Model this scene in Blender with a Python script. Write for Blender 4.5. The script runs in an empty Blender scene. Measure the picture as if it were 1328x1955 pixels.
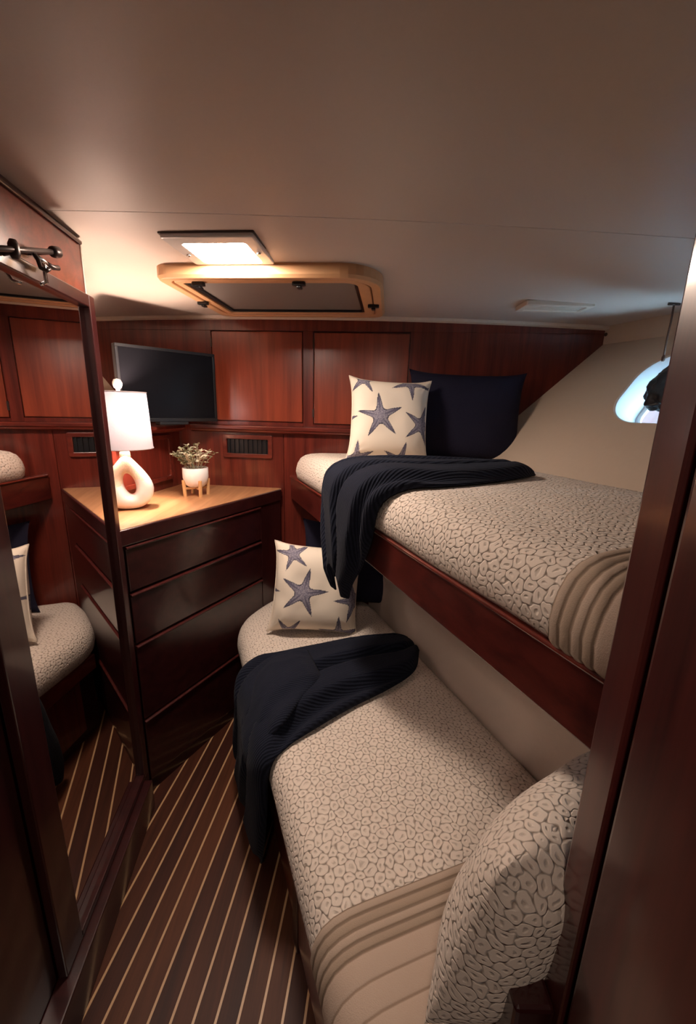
import bpy, bmesh, math, random
from math import sin, cos, pi, radians, sqrt, atan2
from mathutils import Vector, Matrix, noise

random.seed(7)
S = bpy.context.scene
COL = S.collection

# ------------------------------------------------------------------ camera
cam_d = bpy.data.cameras.new('camera')
cam = bpy.data.objects.new('camera', cam_d)
COL.objects.link(cam)
cam_d.sensor_fit = 'VERTICAL'
cam_d.sensor_height = 36.0
cam_d.lens = 790.0 / 1955.0 * 36.0
cam_d.clip_start = 0.02
PITCH, ROLL = radians(14.2), radians(1.5)
fwd = Vector((0, cos(PITCH), -sin(PITCH)))
up0 = Vector((0, sin(PITCH), cos(PITCH)))
rt0 = Vector((1, 0, 0))
rt = rt0 * cos(ROLL) + up0 * sin(ROLL)
up = up0 * cos(ROLL) - rt0 * sin(ROLL)
cam.matrix_world = Matrix(((rt.x, up.x, -fwd.x, 0), (rt.y, up.y, -fwd.y, 0),
                           (rt.z, up.z, -fwd.z, 1.5), (0, 0, 0, 1)))
S.camera = cam

# ------------------------------------------------------------------ world, exposure
world = bpy.data.worlds.new('daylight'); S.world = world
world.use_nodes = True
wb = world.node_tree.nodes['Background']
wb.inputs[0].default_value = (0.50, 0.78, 1.0, 1)
wb.inputs[1].default_value = 10.0
S.view_settings.view_transform = 'Standard'
S.view_settings.look = 'None'
S.view_settings.gamma = 1.0
S.view_settings.use_curve_mapping = False
S.view_settings.exposure = 0.95
PANEL_EMIT = 84.0       # ceiling panel light
BULB_W = 18.0            # table lamp bulb
FILL_W = 3.5         # unseen fill light added in the passage behind the camera

# ------------------------------------------------------------------ helpers
WM = {}
def mat4(loc, yaw=0.0):
    return Matrix.Translation(Vector(loc)) @ Matrix.Rotation(yaw, 4, 'Z')

def thing(name, label, cat, loc=(0, 0, 0), group=None, yaw=0.0):
    o = bpy.data.objects.new(name, None); COL.objects.link(o)
    o.empty_display_size = 0.05
    o.matrix_world = mat4(loc, yaw); WM[o.name] = o.matrix_world.copy()
    o['label'] = label; o['category'] = cat
    if group: o['group'] = group
    return o

def tag(o, label, cat, group=None):
    o['label'] = label; o['category'] = cat
    if group: o['group'] = group
    return o

def struct(o, label=None):
    o['kind'] = 'structure'
    if label: o['label'] = label
    return o

def mk(name, V, F, mat, parent=None, smooth=False, uvs=None, bevel=0, solid=0, sub=0, origin=None, seg=2):
    """world-space verts -> one mesh object (child of parent when given)"""
    V = [Vector(v) for v in V]
    if parent is not None:
        W = WM[parent.name]
    else:
        if origin is None:
            xs = [v.x for v in V]; ys = [v.y for v in V]; zs = [v.z for v in V]
            origin = ((min(xs)+max(xs))/2, (min(ys)+max(ys))/2, min(zs))
        W = Matrix.Translation(Vector(origin))
    Wi = W.inverted()
    me = bpy.data.meshes.new(name)
    me.from_pydata([Wi @ v for v in V], [], F)
    me.validate()
    bm = bmesh.new(); bm.from_mesh(me)
    bmesh.ops.recalc_face_normals(bm, faces=bm.faces[:])
    bm.to_mesh(me); bm.free()
    if uvs is not None:
        uvl = me.uv_layers.new(name='UVMap')
        for l in me.loops:
            uvl.data[l.index].uv = uvs[l.vertex_index]
    if smooth:
        me.polygons.foreach_set('use_smooth', [True]*len(me.polygons))
    me.materials.append(mat)
    o = bpy.data.objects.new(name, me); COL.objects.link(o)
    if parent is not None:
        o.parent = parent; WM[o.name] = W
    else:
        o.matrix_world = W; WM[o.name] = W.copy()
    if solid:
        m = o.modifiers.new('solid', 'SOLIDIFY'); m.thickness = solid; m.offset = 0
    if bevel:
        m = o.modifiers.new('bevel', 'BEVEL'); m.width = bevel; m.segments = seg; m.limit_method = 'ANGLE'
        m.angle_limit = radians(40)
    if sub:
        m = o.modifiers.new('sub', 'SUBSURF'); m.levels = sub; m.render_levels = sub
    return o

BOXF = [(0,1,2,3),(7,6,5,4),(0,4,5,1),(1,5,6,2),(2,6,7,3),(3,7,4,0)]
def boxv(x0,x1,y0,y1,z0,z1, M=None):
    v = [Vector(p) for p in ((x0,y0,z0),(x1,y0,z0),(x1,y1,z0),(x0,y1,z0),(x0,y0,z1),(x1,y0,z1),(x1,y1,z1),(x0,y1,z1))]
    return [M @ p for p in v] if M is not None else v
def box(name, b, mat, parent=None, M=None, bevel=0.0, **k):
    return mk(name, boxv(*b, M), BOXF, mat, parent, bevel=bevel, **k)

def prism(name, poly, z0, z1, mat, parent=None, M=None, bevel=0.0, **k):
    n = len(poly)
    V = [Vector((x,y,z0)) for x,y in poly] + [Vector((x,y,z1)) for x,y in poly]
    if M is not None: V = [M @ v for v in V]
    F = [tuple(range(n))[::-1], tuple(range(n,2*n))] + [(i,(i+1)%n,n+(i+1)%n,n+i) for i in range(n)]
    return mk(name, V, F, mat, parent, bevel=bevel, **k)

def lathe_vf(prof, seg=32, c=(0,0,0), M=None):
    V=[]; F=[]
    for r,z in prof:
        for i in range(seg):
            a=2*pi*i/seg; V.append(Vector((c[0]+r*cos(a), c[1]+r*sin(a), c[2]+z)))
    for j in range(len(prof)-1):
        for i in range(seg):
            F.append((j*seg+i, j*seg+(i+1)%seg, (j+1)*seg+(i+1)%seg, (j+1)*seg+i))
    if M is not None: V=[M@v for v in V]
    return V,F
def lathe(name, prof, mat, parent=None, seg=32, c=(0,0,0), M=None, caps=True, **k):
    V,F = lathe_vf(prof,seg,c,M)
    if caps:
        if prof[0][0]>1e-5: F.append(tuple(range(seg))[::-1])
        if prof[-1][0]>1e-5: F.append(tuple(range((len(prof)-1)*seg, len(prof)*seg)))
    return mk(name,V,F,mat,parent,smooth=True,**k)

def tube_vf(path, rad, seg=10):
    path=[Vector(p) for p in path]; V=[];F=[]
    n=len(path); rads = rad if isinstance(rad,(list,tuple)) else [rad]*n
    prev=None
    for i,p in enumerate(path):
        t=(path[min(i+1,n-1)]-path[max(i-1,0)]).normalized()
        if prev is None:
            a=Vector((0,0,1)) if abs(t.z)<.9 else Vector((1,0,0))
            u=t.cross(a).normalized()
        else:
            u=(prev-t*prev.dot(t)).normalized()
        prev=u; w=t.cross(u)
        for k in range(seg):
            an=2*pi*k/seg; V.append(p+(u*cos(an)+w*sin(an))*rads[i])
    for i in range(n-1):
        for k in range(seg):
            F.append((i*seg+k,i*seg+(k+1)%seg,(i+1)*seg+(k+1)%seg,(i+1)*seg+k))
    F.append(tuple(range(seg))[::-1]); F.append(tuple(range((n-1)*seg,n*seg)))
    return V,F
def tube(name, path, rad, mat, parent=None, seg=10, **k):
    V,F=tube_vf(path,rad,seg); return mk(name,V,F,mat,parent,smooth=True,**k)

def rrect(x0,x1,y0,y1,r,seg=8):
    """rounded rectangle outline, r is a number or four radii (from lower left, counter-clockwise)"""
    rs = r if isinstance(r,(list,tuple)) else [r]*4
    out=[]
    for (cx,cy,a0),q in zip(((x0+rs[0],y0+rs[0],pi),(x1-rs[1],y0+rs[1],1.5*pi),(x1-rs[2],y1-rs[2],0),(x0+rs[3],y1-rs[3],.5*pi)),rs):
        for i in range(seg+1):
            a=a0+.5*pi*i/seg; out.append((cx+q*cos(a),cy+q*sin(a)))
    return out

def ring(name, outer, inner, z0, z1, mat, parent=None, M=None, bevel=0, **k):
    n=len(outer); V=[]
    for P,z in ((outer,z0),(inner,z0),(inner,z1),(outer,z1)):
        V+=[Vector((x,y,z)) for x,y in P]
    if M is not None: V=[M@v for v in V]
    F=[]
    for a in range(4):
        b=(a+1)%4
        for i in range(n):
            F.append((a*n+i,a*n+(i+1)%n,b*n+(i+1)%n,b*n+i))
    return mk(name,V,F,mat,parent,bevel=bevel,**k)

# ------------------------------------------------------------------ materials
def newmat(name):
    m=bpy.data.materials.new(name); m.use_nodes=True
    nt=m.node_tree; return m,nt,nt.nodes['Principled BSDF']
def ND(nt,t,**kw):
    n=nt.nodes.new(t)
    for k,v in kw.items(): setattr(n,k,v)
    return n
def setp(p,**kw):
    for k,v in kw.items():
        k=k.replace('_',' ')
        if k in p.inputs: p.inputs[k].default_value=v
def c4(c): return (c[0],c[1],c[2],1)

def simple(name,col,rough=.5,metal=0.,bump=0.,bscale=80.,spec=.5,coat=0.,var=.08):
    m,nt,p=newmat(name)
    tc=ND(nt,'ShaderNodeTexCoord'); nz=ND(nt,'ShaderNodeTexNoise'); nz.inputs['Scale'].default_value=bscale
    nz.inputs['Detail'].default_value=3
    nt.links.new(tc.outputs['Object'],nz.inputs['Vector'])
    mx=ND(nt,'ShaderNodeMix',data_type='RGBA')
    mx.inputs[6].default_value=c4([x*(1-var) for x in col]); mx.inputs[7].default_value=c4([min(1,x*(1+var)) for x in col])
    nt.links.new(nz.outputs[0],mx.inputs[0]); nt.links.new(mx.outputs[2],p.inputs['Base Color'])
    setp(p,Roughness=rough,Metallic=metal,Specular_IOR_Level=spec,Coat_Weight=coat,Coat_Roughness=.08)
    if bump:
        b=ND(nt,'ShaderNodeBump'); b.inputs['Strength'].default_value=bump; b.inputs['Distance'].default_value=.004
        nt.links.new(nz.outputs[0],b.inputs['Height']); nt.links.new(b.outputs[0],p.inputs['Normal'])
    return m

def wood(name,dark,light,axis='Z',rough=.28,coat=.5,scale=1.0,spec=.5,crough=.12):
    m,nt,p=newmat(name)
    tc=ND(nt,'ShaderNodeTexCoord'); mp=ND(nt,'ShaderNodeMapping')
    s={'X':(.7,14,14),'Y':(14,.7,14),'Z':(14,14,.7)}[axis]
    mp.inputs['Scale'].default_value=[x*scale for x in s]
    nt.links.new(tc.outputs['Object'],mp.inputs['Vector'])
    n1=ND(nt,'ShaderNodeTexNoise'); n1.inputs['Scale'].default_value=2.2; n1.inputs['Detail'].default_value=5; n1.inputs['Distortion'].default_value=.6
    n2=ND(nt,'ShaderNodeTexNoise'); n2.inputs['Scale'].default_value=16; n2.inputs['Detail'].default_value=2
    nt.links.new(mp.outputs[0],n1.inputs['Vector']); nt.links.new(mp.outputs[0],n2.inputs['Vector'])
    ad=ND(nt,'ShaderNodeMath',operation='MULTIPLY_ADD'); ad.inputs[1].default_value=.3
    nt.links.new(n2.outputs[0],ad.inputs[0]); nt.links.new(n1.outputs[0],ad.inputs[2])
    cr=ND(nt,'ShaderNodeValToRGB'); cr.color_ramp.elements[0].position=.42; cr.color_ramp.elements[1].position=.88
    cr.color_ramp.elements[0].color=c4(dark); cr.color_ramp.elements[1].color=c4(light)
    nt.links.new(ad.outputs[0],cr.inputs[0]); nt.links.new(cr.outputs[0],p.inputs['Base Color'])
    setp(p,Roughness=rough,Coat_Weight=coat,Coat_Roughness=crough,Specular_IOR_Level=spec)
    return m

M_MAH  = wood('mahogany',(.068,.0095,.0065),(.185,.029,.017),'Z')
M_MAHX = wood('mahogany_horizontal',(.068,.0095,.0065),(.185,.029,.017),'X')
M_MAHY = wood('mahogany_lengthwise',(.068,.0095,.0065),(.185,.029,.017),'Y')
M_DOOR = wood('mahogany_door',(.17,.028,.013),(.30,.056,.024),'Z',rough=.28,coat=.7,crough=.19)
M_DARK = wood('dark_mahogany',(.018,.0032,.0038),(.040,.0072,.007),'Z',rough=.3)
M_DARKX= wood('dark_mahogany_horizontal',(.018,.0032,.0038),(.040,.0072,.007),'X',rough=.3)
M_JAMB = wood('door_frame_mahogany',(.036,.0062,.006),(.078,.0135,.011),'Z',rough=.3)
M_BOARD= wood('bunk_board_mahogany',(.046,.0070,.006),(.105,.016,.011),'Y',rough=.3)
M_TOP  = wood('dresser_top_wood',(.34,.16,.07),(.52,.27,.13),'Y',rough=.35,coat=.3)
M_PLANK= [wood('teak_plank_%d'%i,d,l,'Y',rough=.5,coat=0,crough=.3,spec=.22) for i,(d,l) in enumerate((((.036,.0095,.0045),(.080,.023,.0095)),((.050,.014,.006),(.10,.031,.012)),((.028,.007,.0045),(.062,.017,.008))))]
M_HOLLY= simple('holly_inlay',(.50,.30,.15),.4,coat=.2)
M_CEIL = simple('ceiling_vinyl',(.58,.495,.435),.42,bump=.03,bscale=140,spec=.4,var=.02)
M_TRIMW= simple('cream_trim',(.72,.62,.52),.4,var=.03)
M_HULL = simple('cream_hull_liner',(.56,.44,.335),.45,bump=.03,bscale=60,var=.03)
M_LINER= simple('pale_lower_liner',(.70,.58,.50),.5,var=.03)
M_GEL  = simple('white_gelcoat',(.82,.86,.88),.3,var=.02)
M_BLACK= simple('black_plastic',(.008,.008,.010),.35)
M_SCRN = simple('tv_screen_glass',(.006,.006,.008),.25,var=.02,spec=.08)
M_BEZ  = simple('grey_bezel',(.05,.048,.05),.35)
M_NAVY = simple('navy_fabric',(.016,.015,.032),.9,bump=.5,bscale=420,spec=.15,var=.25)
M_GREY = simple('hatch_screen',(.20,.18,.165),.45,bump=.15,bscale=600)
M_PEACH= simple('hatch_frame_wood',(.62,.34,.17),.4,var=.06,bscale=30)
M_WMET = simple('white_fixture_metal',(.62,.60,.58),.35,var=.03)
M_STEEL= simple('chrome',(.55,.50,.47),.22,metal=1.)
M_BRONZ= simple('dark_bronze',(.07,.05,.045),.35,metal=.7)
M_CERA = simple('white_ceramic',(.80,.72,.68),.28,coat=.3,var=.02)
M_CERT = simple('speckled_cream_ceramic',(.74,.62,.47),.6,bump=.4,bscale=220,var=.12)
M_POT  = simple('white_pot_ceramic',(.80,.76,.74),.4,var=.03)
M_STAND= wood('pale_stand_wood',(.50,.27,.11),(.66,.40,.19),'Z',rough=.5,coat=0)
M_LEAF = simple('sage_leaf',(.27,.27,.16),.6,var=.35,bscale=40)
M_LEAF2= simple('pale_leaf_tip',(.55,.50,.36),.6,var=.2,bscale=40)
M_SOIL = simple('dark_soil',(.03,.02,.015),.9)
M_ROPE = simple('dark_cord',(.10,.05,.035),.7)
M_MIRR = simple('mirror_glass',(.80,.76,.74),.015,metal=1.,var=.0)
M_BAND = None

def emat(name,col,strength):
    m=bpy.data.materials.new(name); m.use_nodes=True; nt=m.node_tree; nt.nodes.clear()
    e=ND(nt,'ShaderNodeEmission'); e.inputs[0].default_value=c4(col); e.inputs[1].default_value=strength
    o=ND(nt,'ShaderNodeOutputMaterial'); nt.links.new(e.outputs[0],o.inputs[0]); return m
M_PANEL=emat('lit_diffuser',(1.0,.82,.69),PANEL_EMIT)

def shade_mat():
    m=bpy.data.materials.new('lamp_shade_linen'); m.use_nodes=True; nt=m.node_tree; nt.nodes.clear()
    tc=ND(nt,'ShaderNodeTexCoord'); w=ND(nt,'ShaderNodeTexNoise'); w.inputs['Scale'].default_value=150
    nt.links.new(tc.outputs['Object'],w.inputs['Vector'])
    d=ND(nt,'ShaderNodeBsdfDiffuse'); d.inputs[0].default_value=(.78,.68,.68,1)
    t=ND(nt,'ShaderNodeBsdfTranslucent'); t.inputs[0].default_value=(.046,.046,.056,1)
    mx=ND(nt,'ShaderNodeMixShader'); mx.inputs[0].default_value=.5
    b=ND(nt,'ShaderNodeBump'); b.inputs['Strength'].default_value=.15; b.inputs['Distance'].default_value=.002
    nt.links.new(w.outputs[0],b.inputs['Height']); nt.links.new(b.outputs[0],d.inputs['Normal'])
    o=ND(nt,'ShaderNodeOutputMaterial')
    nt.links.new(d.outputs[0],mx.inputs[1]); nt.links.new(t.outputs[0],mx.inputs[2]); nt.links.new(mx.outputs[0],o.inputs[0]); return m
M_SHADE=shade_mat()

def glass_mat():
    m=bpy.data.materials.new('port_glass'); m.use_nodes=True; nt=m.node_tree; nt.nodes.clear()
    t=ND(nt,'ShaderNodeBsdfTransparent'); t.inputs[0].default_value=(.93,.97,1,1)
    g=ND(nt,'ShaderNodeBsdfGlossy'); g.inputs['Roughness'].default_value=.03
    mx=ND(nt,'ShaderNodeMixShader'); mx.inputs[0].default_value=.06
    o=ND(nt,'ShaderNodeOutputMaterial')
    nt.links.new(t.outputs[0],mx.inputs[1]); nt.links.new(g.outputs[0],mx.inputs[2]); nt.links.new(mx.outputs[0],o.inputs[0]); return m
M_GLASS=glass_mat()

def quilt_mat(name='matelasse_quilt'):
    """cream woven coverlet with interlocking ring pattern in taupe, UV in metres"""
    m,nt,p=newmat(name); L=nt.links.new
    uv=ND(nt,'ShaderNodeUVMap'); 
    nz=ND(nt,'ShaderNodeTexNoise'); nz.inputs['Scale'].default_value=38; nz.inputs['Detail'].default_value=1.5
    L(uv.outputs[0],nz.inputs['Vector'])
    sc=ND(nt,'ShaderNodeVectorMath',operation='SCALE'); sc.inputs['Scale'].default_value=.026
    L(nz.outputs['Color'],sc.inputs[0])
    ad=ND(nt,'ShaderNodeVectorMath',operation='ADD'); L(uv.outputs[0],ad.inputs[0]); L(sc.outputs[0],ad.inputs[1])
    C_=.0245; R3=sqrt(3)
    def lattice(offx,offy):
        m1=ND(nt,'ShaderNodeVectorMath',operation='MULTIPLY_ADD'); m1.inputs[1].default_value=(1/C_,1/(C_*R3),0); m1.inputs[2].default_value=(offx,offy,0)
        L(ad.outputs[0],m1.inputs[0])
        fr=ND(nt,'ShaderNodeVectorMath',operation='FRACTION'); L(m1.outputs[0],fr.inputs[0])
        m2=ND(nt,'ShaderNodeVectorMath',operation='MULTIPLY_ADD'); m2.inputs[1].default_value=(1,R3,0); m2.inputs[2].default_value=(-.5,-.5*R3,0); L(fr.outputs[0],m2.inputs[0])
        ln=ND(nt,'ShaderNodeVectorMath',operation='LENGTH'); L(m2.outputs[0],ln.inputs[0]); return ln.outputs['Value']
    mn=ND(nt,'ShaderNodeMath',operation='MINIMUM'); L(lattice(0,0),mn.inputs[0]); L(lattice(.5,.5),mn.inputs[1])
    dd=mn.outputs[0]
    r1=ND(nt,'ShaderNodeMapRange',interpolation_type='SMOOTHSTEP'); r1.inputs[1].default_value=.42; r1.inputs[2].default_value=.57; r1.inputs[3].default_value=1; r1.inputs[4].default_value=0
    L(dd,r1.inputs[0])
    r2=ND(nt,'ShaderNodeMapRange',interpolation_type='SMOOTHSTEP'); r2.inputs[1].default_value=.04; r2.inputs[2].default_value=.20; r2.inputs[3].default_value=.35; r2.inputs[4].default_value=1
    L(dd,r2.inputs[0])
    mu=ND(nt,'ShaderNodeMath',operation='MULTIPLY'); L(r1.outputs[0],mu.inputs[0]); L(r2.outputs[0],mu.inputs[1])
    fn=ND(nt,'ShaderNodeTexNoise'); fn.inputs['Scale'].default_value=900; L(uv.outputs[0],fn.inputs['Vector'])
    cr=ND(nt,'ShaderNodeValToRGB'); cr.color_ramp.elements[0].color=(.27,.21,.165,1); cr.color_ramp.elements[1].color=(.70,.60,.515,1)
    cr.color_ramp.elements[0].position=.0; cr.color_ramp.elements[1].position=.6
    L(mu.outputs[0],cr.inputs[0]); L(cr.outputs[0],p.inputs['Base Color'])
    hh=ND(nt,'ShaderNodeMath',operation='MULTIPLY_ADD'); hh.inputs[1].default_value=.12; L(fn.outputs[0],hh.inputs[0]); L(mu.outputs[0],hh.inputs[2])
    b=ND(nt,'ShaderNodeBump'); b.inputs['Strength'].default_value=.8; b.inputs['Distance'].default_value=.004
    L(hh.outputs[0],b.inputs['Height']); L(b.outputs[0],p.inputs['Normal'])
    setp(p,Roughness=.9,Specular_IOR_Level=.1,Sheen_Weight=.1)
    return m
M_QUILT=quilt_mat()
def band_mat():
    m,nt,p=newmat('taupe_striped_border'); L=nt.links.new
    a=ND(nt,'ShaderNodeVertexColor'); a.layer_name='stripe'
    tc=ND(nt,'ShaderNodeTexCoord'); nz=ND(nt,'ShaderNodeTexNoise'); nz.inputs['Scale'].default_value=500
    L(tc.outputs['Object'],nz.inputs['Vector'])
    b=ND(nt,'ShaderNodeBump'); b.inputs['Strength'].default_value=.3; b.inputs['Distance'].default_value=.002
    L(nz.outputs[0],b.inputs['Height']); L(b.outputs[0],p.inputs['Normal']); L(a.outputs[0],p.inputs['Base Color'])
    setp(p,Roughness=.9,Specular_IOR_Level=.1); return m
M_BAND=band_mat()

def knit_mat():
    m,nt,p=newmat('navy_knit'); L=nt.links.new
    uv=ND(nt,'ShaderNodeUVMap'); w=ND(nt,'ShaderNodeTexWave',bands_direction='Y'); w.inputs['Scale'].default_value=48; w.inputs['Distortion'].default_value=.8; w.inputs['Detail'].default_value=1
    w.inputs['Detail Scale'].default_value=3
    L(uv.outputs[0],w.inputs['Vector'])
    cr=ND(nt,'ShaderNodeValToRGB'); cr.color_ramp.elements[0].color=(.0075,.009,.0165,1); cr.color_ramp.elements[1].color=(.015,.0175,.030,1)
    L(w.outputs[0],cr.inputs[0]); L(cr.outputs[0],p.inputs['Base Color'])
    b=ND(nt,'ShaderNodeBump'); b.inputs['Strength'].default_value=.4; b.inputs['Distance'].default_value=.0035
    L(w.outputs[0],b.inputs['Height']); L(b.outputs[0],p.inputs['Normal'])
    setp(p,Roughness=.95,Specular_IOR_Level=.08,Sheen_Weight=.03); return m
M_KNIT=knit_mat()

def print_mat():
    m,nt,p=newmat('starfish_print_linen'); L=nt.links.new
    a=ND(nt,'ShaderNodeVertexColor'); a.layer_name='print'
    tc=ND(nt,'ShaderNodeTexCoord'); nz=ND(nt,'ShaderNodeTexNoise'); nz.inputs['Scale'].default_value=500
    L(tc.outputs['Object'],nz.inputs['Vector'])
    b=ND(nt,'ShaderNodeBump'); b.inputs['Strength'].default_value=.25; b.inputs['Distance'].default_value=.002
    L(nz.outputs[0],b.inputs['Height']); L(b.outputs[0],p.inputs['Normal']); L(a.outputs[0],p.inputs['Base Color'])
    setp(p,Roughness=.9,Specular_IOR_Level=.15); return m
M_PRINT=print_mat()

# ------------------------------------------------------------------ frames of reference
YB=radians(22)                       # the bunks run 22 degrees left of the view
EV=Vector((-sin(YB),cos(YB),0)); NV=Vector((cos(YB),sin(YB),0))
MB=Matrix(((NV.x,EV.x,0,0),(NV.y,EV.y,0,0),(0,0,1,0),(0,0,0,1)))    # (n,e,z) -> world
def B(n,e,z): return NV*n+EV*e+Vector((0,0,z))
AX=radians(5.3)                      # the boat's own axis (floor planks, hatch, panel light)
MA=Matrix(((cos(AX),sin(AX),0,0),(-sin(AX),cos(AX),0,0),(0,0,1,0),(0,0,0,1)))
MY=radians(-8)                       # the mirror wall: (s back towards the camera, w out into the room)
MD=Vector((sin(MY),cos(MY),0)); MN=Vector((cos(MY),-sin(MY),0)); MP=Vector((-.765,1.285,0))
MM=Matrix(((-MD.x,MN.x,0,MP.x),(-MD.y,MN.y,0,MP.y),(0,0,1,0),(0,0,0,1)))
LY=radians(11.7)                     # niche wall behind the dresser: (s towards camera, w into room)
LD=Vector((-sin(LY),-cos(LY),0)); LN=Vector((cos(LY),-sin(LY),0)); LP=Vector((-.885,2.10,0))
ML=Matrix(((LD.x,LN.x,0,LP.x),(LD.y,LN.y,0,LP.y),(0,0,1,0),(0,0,0,1)))
DA=Vector((-.765,1.283,0)); DB=Vector((-.345,2.086,0))             # dresser front: left and right end
DU=(DB-DA).normalized(); DN=Vector((DU.y,-DU.x,0)); DL=(DB-DA).length
MDR=Matrix(((DU.x,DN.x,0,DA.x),(DU.y,DN.y,0,DA.y),(0,0,1,0),(0,0,0,1)))  # (t along front, w out of it)
WO=Vector((0,2.10-.35*math.tan(AX),0)); WU=Vector((cos(AX),-sin(AX),0)); WN=Vector((sin(AX),cos(AX),0))
MW=Matrix(((WU.x,WN.x,0,WO.x),(WU.y,WN.y,0,WO.y),(0,0,1,0),(0,0,0,1)))   # back wall, square to the boat's axis: (along, behind, z)
WC=WO.dot(WN)
def wally(x): return (WC-WN.x*x)/WN.y

def zc(x,y):
    return 1.942-.035*min(1,max(0,(y-1.1)/1.0))-.0175*(x+.4)**2

# ------------------------------------------------------------------ setting
# floor with planks and inlay strips
fl=struct(box('floor',(-1.86,1.6,-1.34,2.3,-.05,-.004),M_DARK))
pitch=.0553; q0=-.637
k0,k1=-5,13
for k in range(k0,k1):
    a=q0+k*pitch
    pl=box('plank',(a+.0032,a+pitch-.0032,-.9,2.0,-.004,.0),M_PLANK[(k*7)%3 if k%2 else (k*5+1)%3],fl,MA,bevel=.0008,seg=1)
    box('inlay_strip',(a-.0032,a+.0032,-.9,2.0,-.004,-.0004),M_HOLLY,fl,MA)

# ceiling: two panels meeting in a seam
def ceil_panel(name,y0,y1,parent=None):
    nx,ny=28,12; x0,x1=-1.86,2.05; V=[];F=[]
    for lay in (0,.03):
        for j in range(ny+1):
            for i in range(nx+1):
                x=x0+(x1-x0)*i/nx; y=y0+(y1-y0)*j/ny
                V.append((x,y,zc(x,y)+lay))
    W=nx+1; H=(nx+1)*(ny+1)
    for j in range(ny):
        for i in range(nx):
            a=j*W+i; F.append((a,a+1,a+1+W,a+W)); F.append((H+a,H+a+W,H+a+1+W,H+a+1))
    for i in range(nx):
        F.append((i,H+i,H+i+1,i+1)); t=ny*W+i; F.append((t,t+1,H+t+1,H+t))
    for j in range(ny):
        a=j*W; F.append((a,a+W,H+a+W,H+a)); a+=nx; F.append((a,H+a,H+a+W,a+W))
    return mk(name,V,F,M_CEIL,parent,smooth=True)
ce=struct(ceil_panel('ceiling',1.135,2.35))
ce2=struct(ceil_panel('ceiling',-1.34,1.132))
ce.data.polygons.foreach_set('use_smooth',[False]*len(ce.data.polygons))
ce2.data.polygons.foreach_set('use_smooth',[False]*len(ce2.data.polygons))

# back wall: dark backing, skin of stiles, rails and lower boards in front
wbk=struct(box('wall_back',(-1.88,2.05,.016,.05,0,1.97),M_MAH,None,MW))
D1=(-.680,-.238,1.422,1.837); D2=(-.180,.264,1.418,1.834)
g=.004
for nm,b in (('top_rail',(-1.75,1.45,1.837+g,1.93)),('stile',(-1.75,D1[0]-g,1.40,1.837+g)),('stile',(D1[1]+g,D2[0]-g,1.40,1.837+g)),
             ('stile',(D2[1]+g,1.45,1.40,1.837+g)),('bottom_rail',(D1[0]-g,D1[1]+g,1.40,D1[2]-g)),('bottom_rail',(D2[0]-g,D2[1]+g,1.40,D2[2]-g)),
             ('lower_board',(-1.75,-.335,0,1.398)),('lower_board',(-.333,1.45,0,1.398))):
    box(nm,(b[0],b[1],0,.016,b[2],b[3]),M_MAH,wbk,MW,bevel=.001,seg=1)
for D,lab in ((D1,'red mahogany locker door beside the television with the brightest highlight'),
              (D2,'red mahogany locker door behind the starfish pillow on the upper bunk')):
    t=thing('locker_door',lab,'door',MW@Vector(((D[0]+D[1])/2,-.003,D[2])),'locker doors on the back wall')
    box('panel',(D[0],D[1],-.003,.012,D[2],D[3]),M_DOOR,t,MW,bevel=.003)
    box('hinge',(D[0]-.007,D[0]+.001,-.006,.002,D[3]-.07,D[3]-.03),M_BRONZ,t,MW)
    box('hinge',(D[0]-.007,D[0]+.001,-.006,.002,D[2]+.03,D[2]+.07),M_BRONZ,t,MW)
# moulding along the wall under the lockers
def mould(name,L0,L1,M,wall_w,depth,z0=1.364,z1=1.400):
    prof=[(wall_w,z0),(wall_w+depth*.55,z0),(wall_w+depth*.8,z0+.006),(wall_w+depth*.82,z0+.012),(wall_w+depth,z0+.018),(wall_w+depth,z1-.006),(wall_w+depth*.9,z1),(wall_w,z1)]
    V=[];F=[];n=len(prof)
    for s in (L0,L1):
        for w,z in prof: V.append(M@Vector((s,w,z)))
    F=[(i,(i+1)%n,n+(i+1)%n,n+i) for i in range(n)]+[tuple(range(n))[::-1],tuple(range(n,2*n))]
    return mk(name,V,F,M_MAHX,None,bevel=.0015)
MWF=MW@Matrix(((1,0,0,0),(0,-1,0,0),(0,0,1,0),(0,0,0,1)))
struct(mould('trim_1',-.80,1.02,MWF,0.0,.040))
# cream strip between the ceiling and the back wall
V=[];F=[];NX=24
for i in range(NX+1):
    x=-1.55+3.0*i/NX
    for (w,dz_) in ((-.018,-.012),(0,-.016),(0,0.0),(-.018,0.0)):
        p=MW@Vector((x,w,0)); V.append((p.x,p.y,zc(p.x,p.y)+dz_-.001))
for i in range(NX):
    for k in range(4):
        F.append((i*4+k,i*4+(k+1)%4,(i+1)*4+(k+1)%4,(i+1)*4+k))
F+= [(0,1,2,3),(NX*4+3,NX*4+2,NX*4+1,NX*4)]
struct(mk('trim_2',V,F,M_TRIMW))

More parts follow.
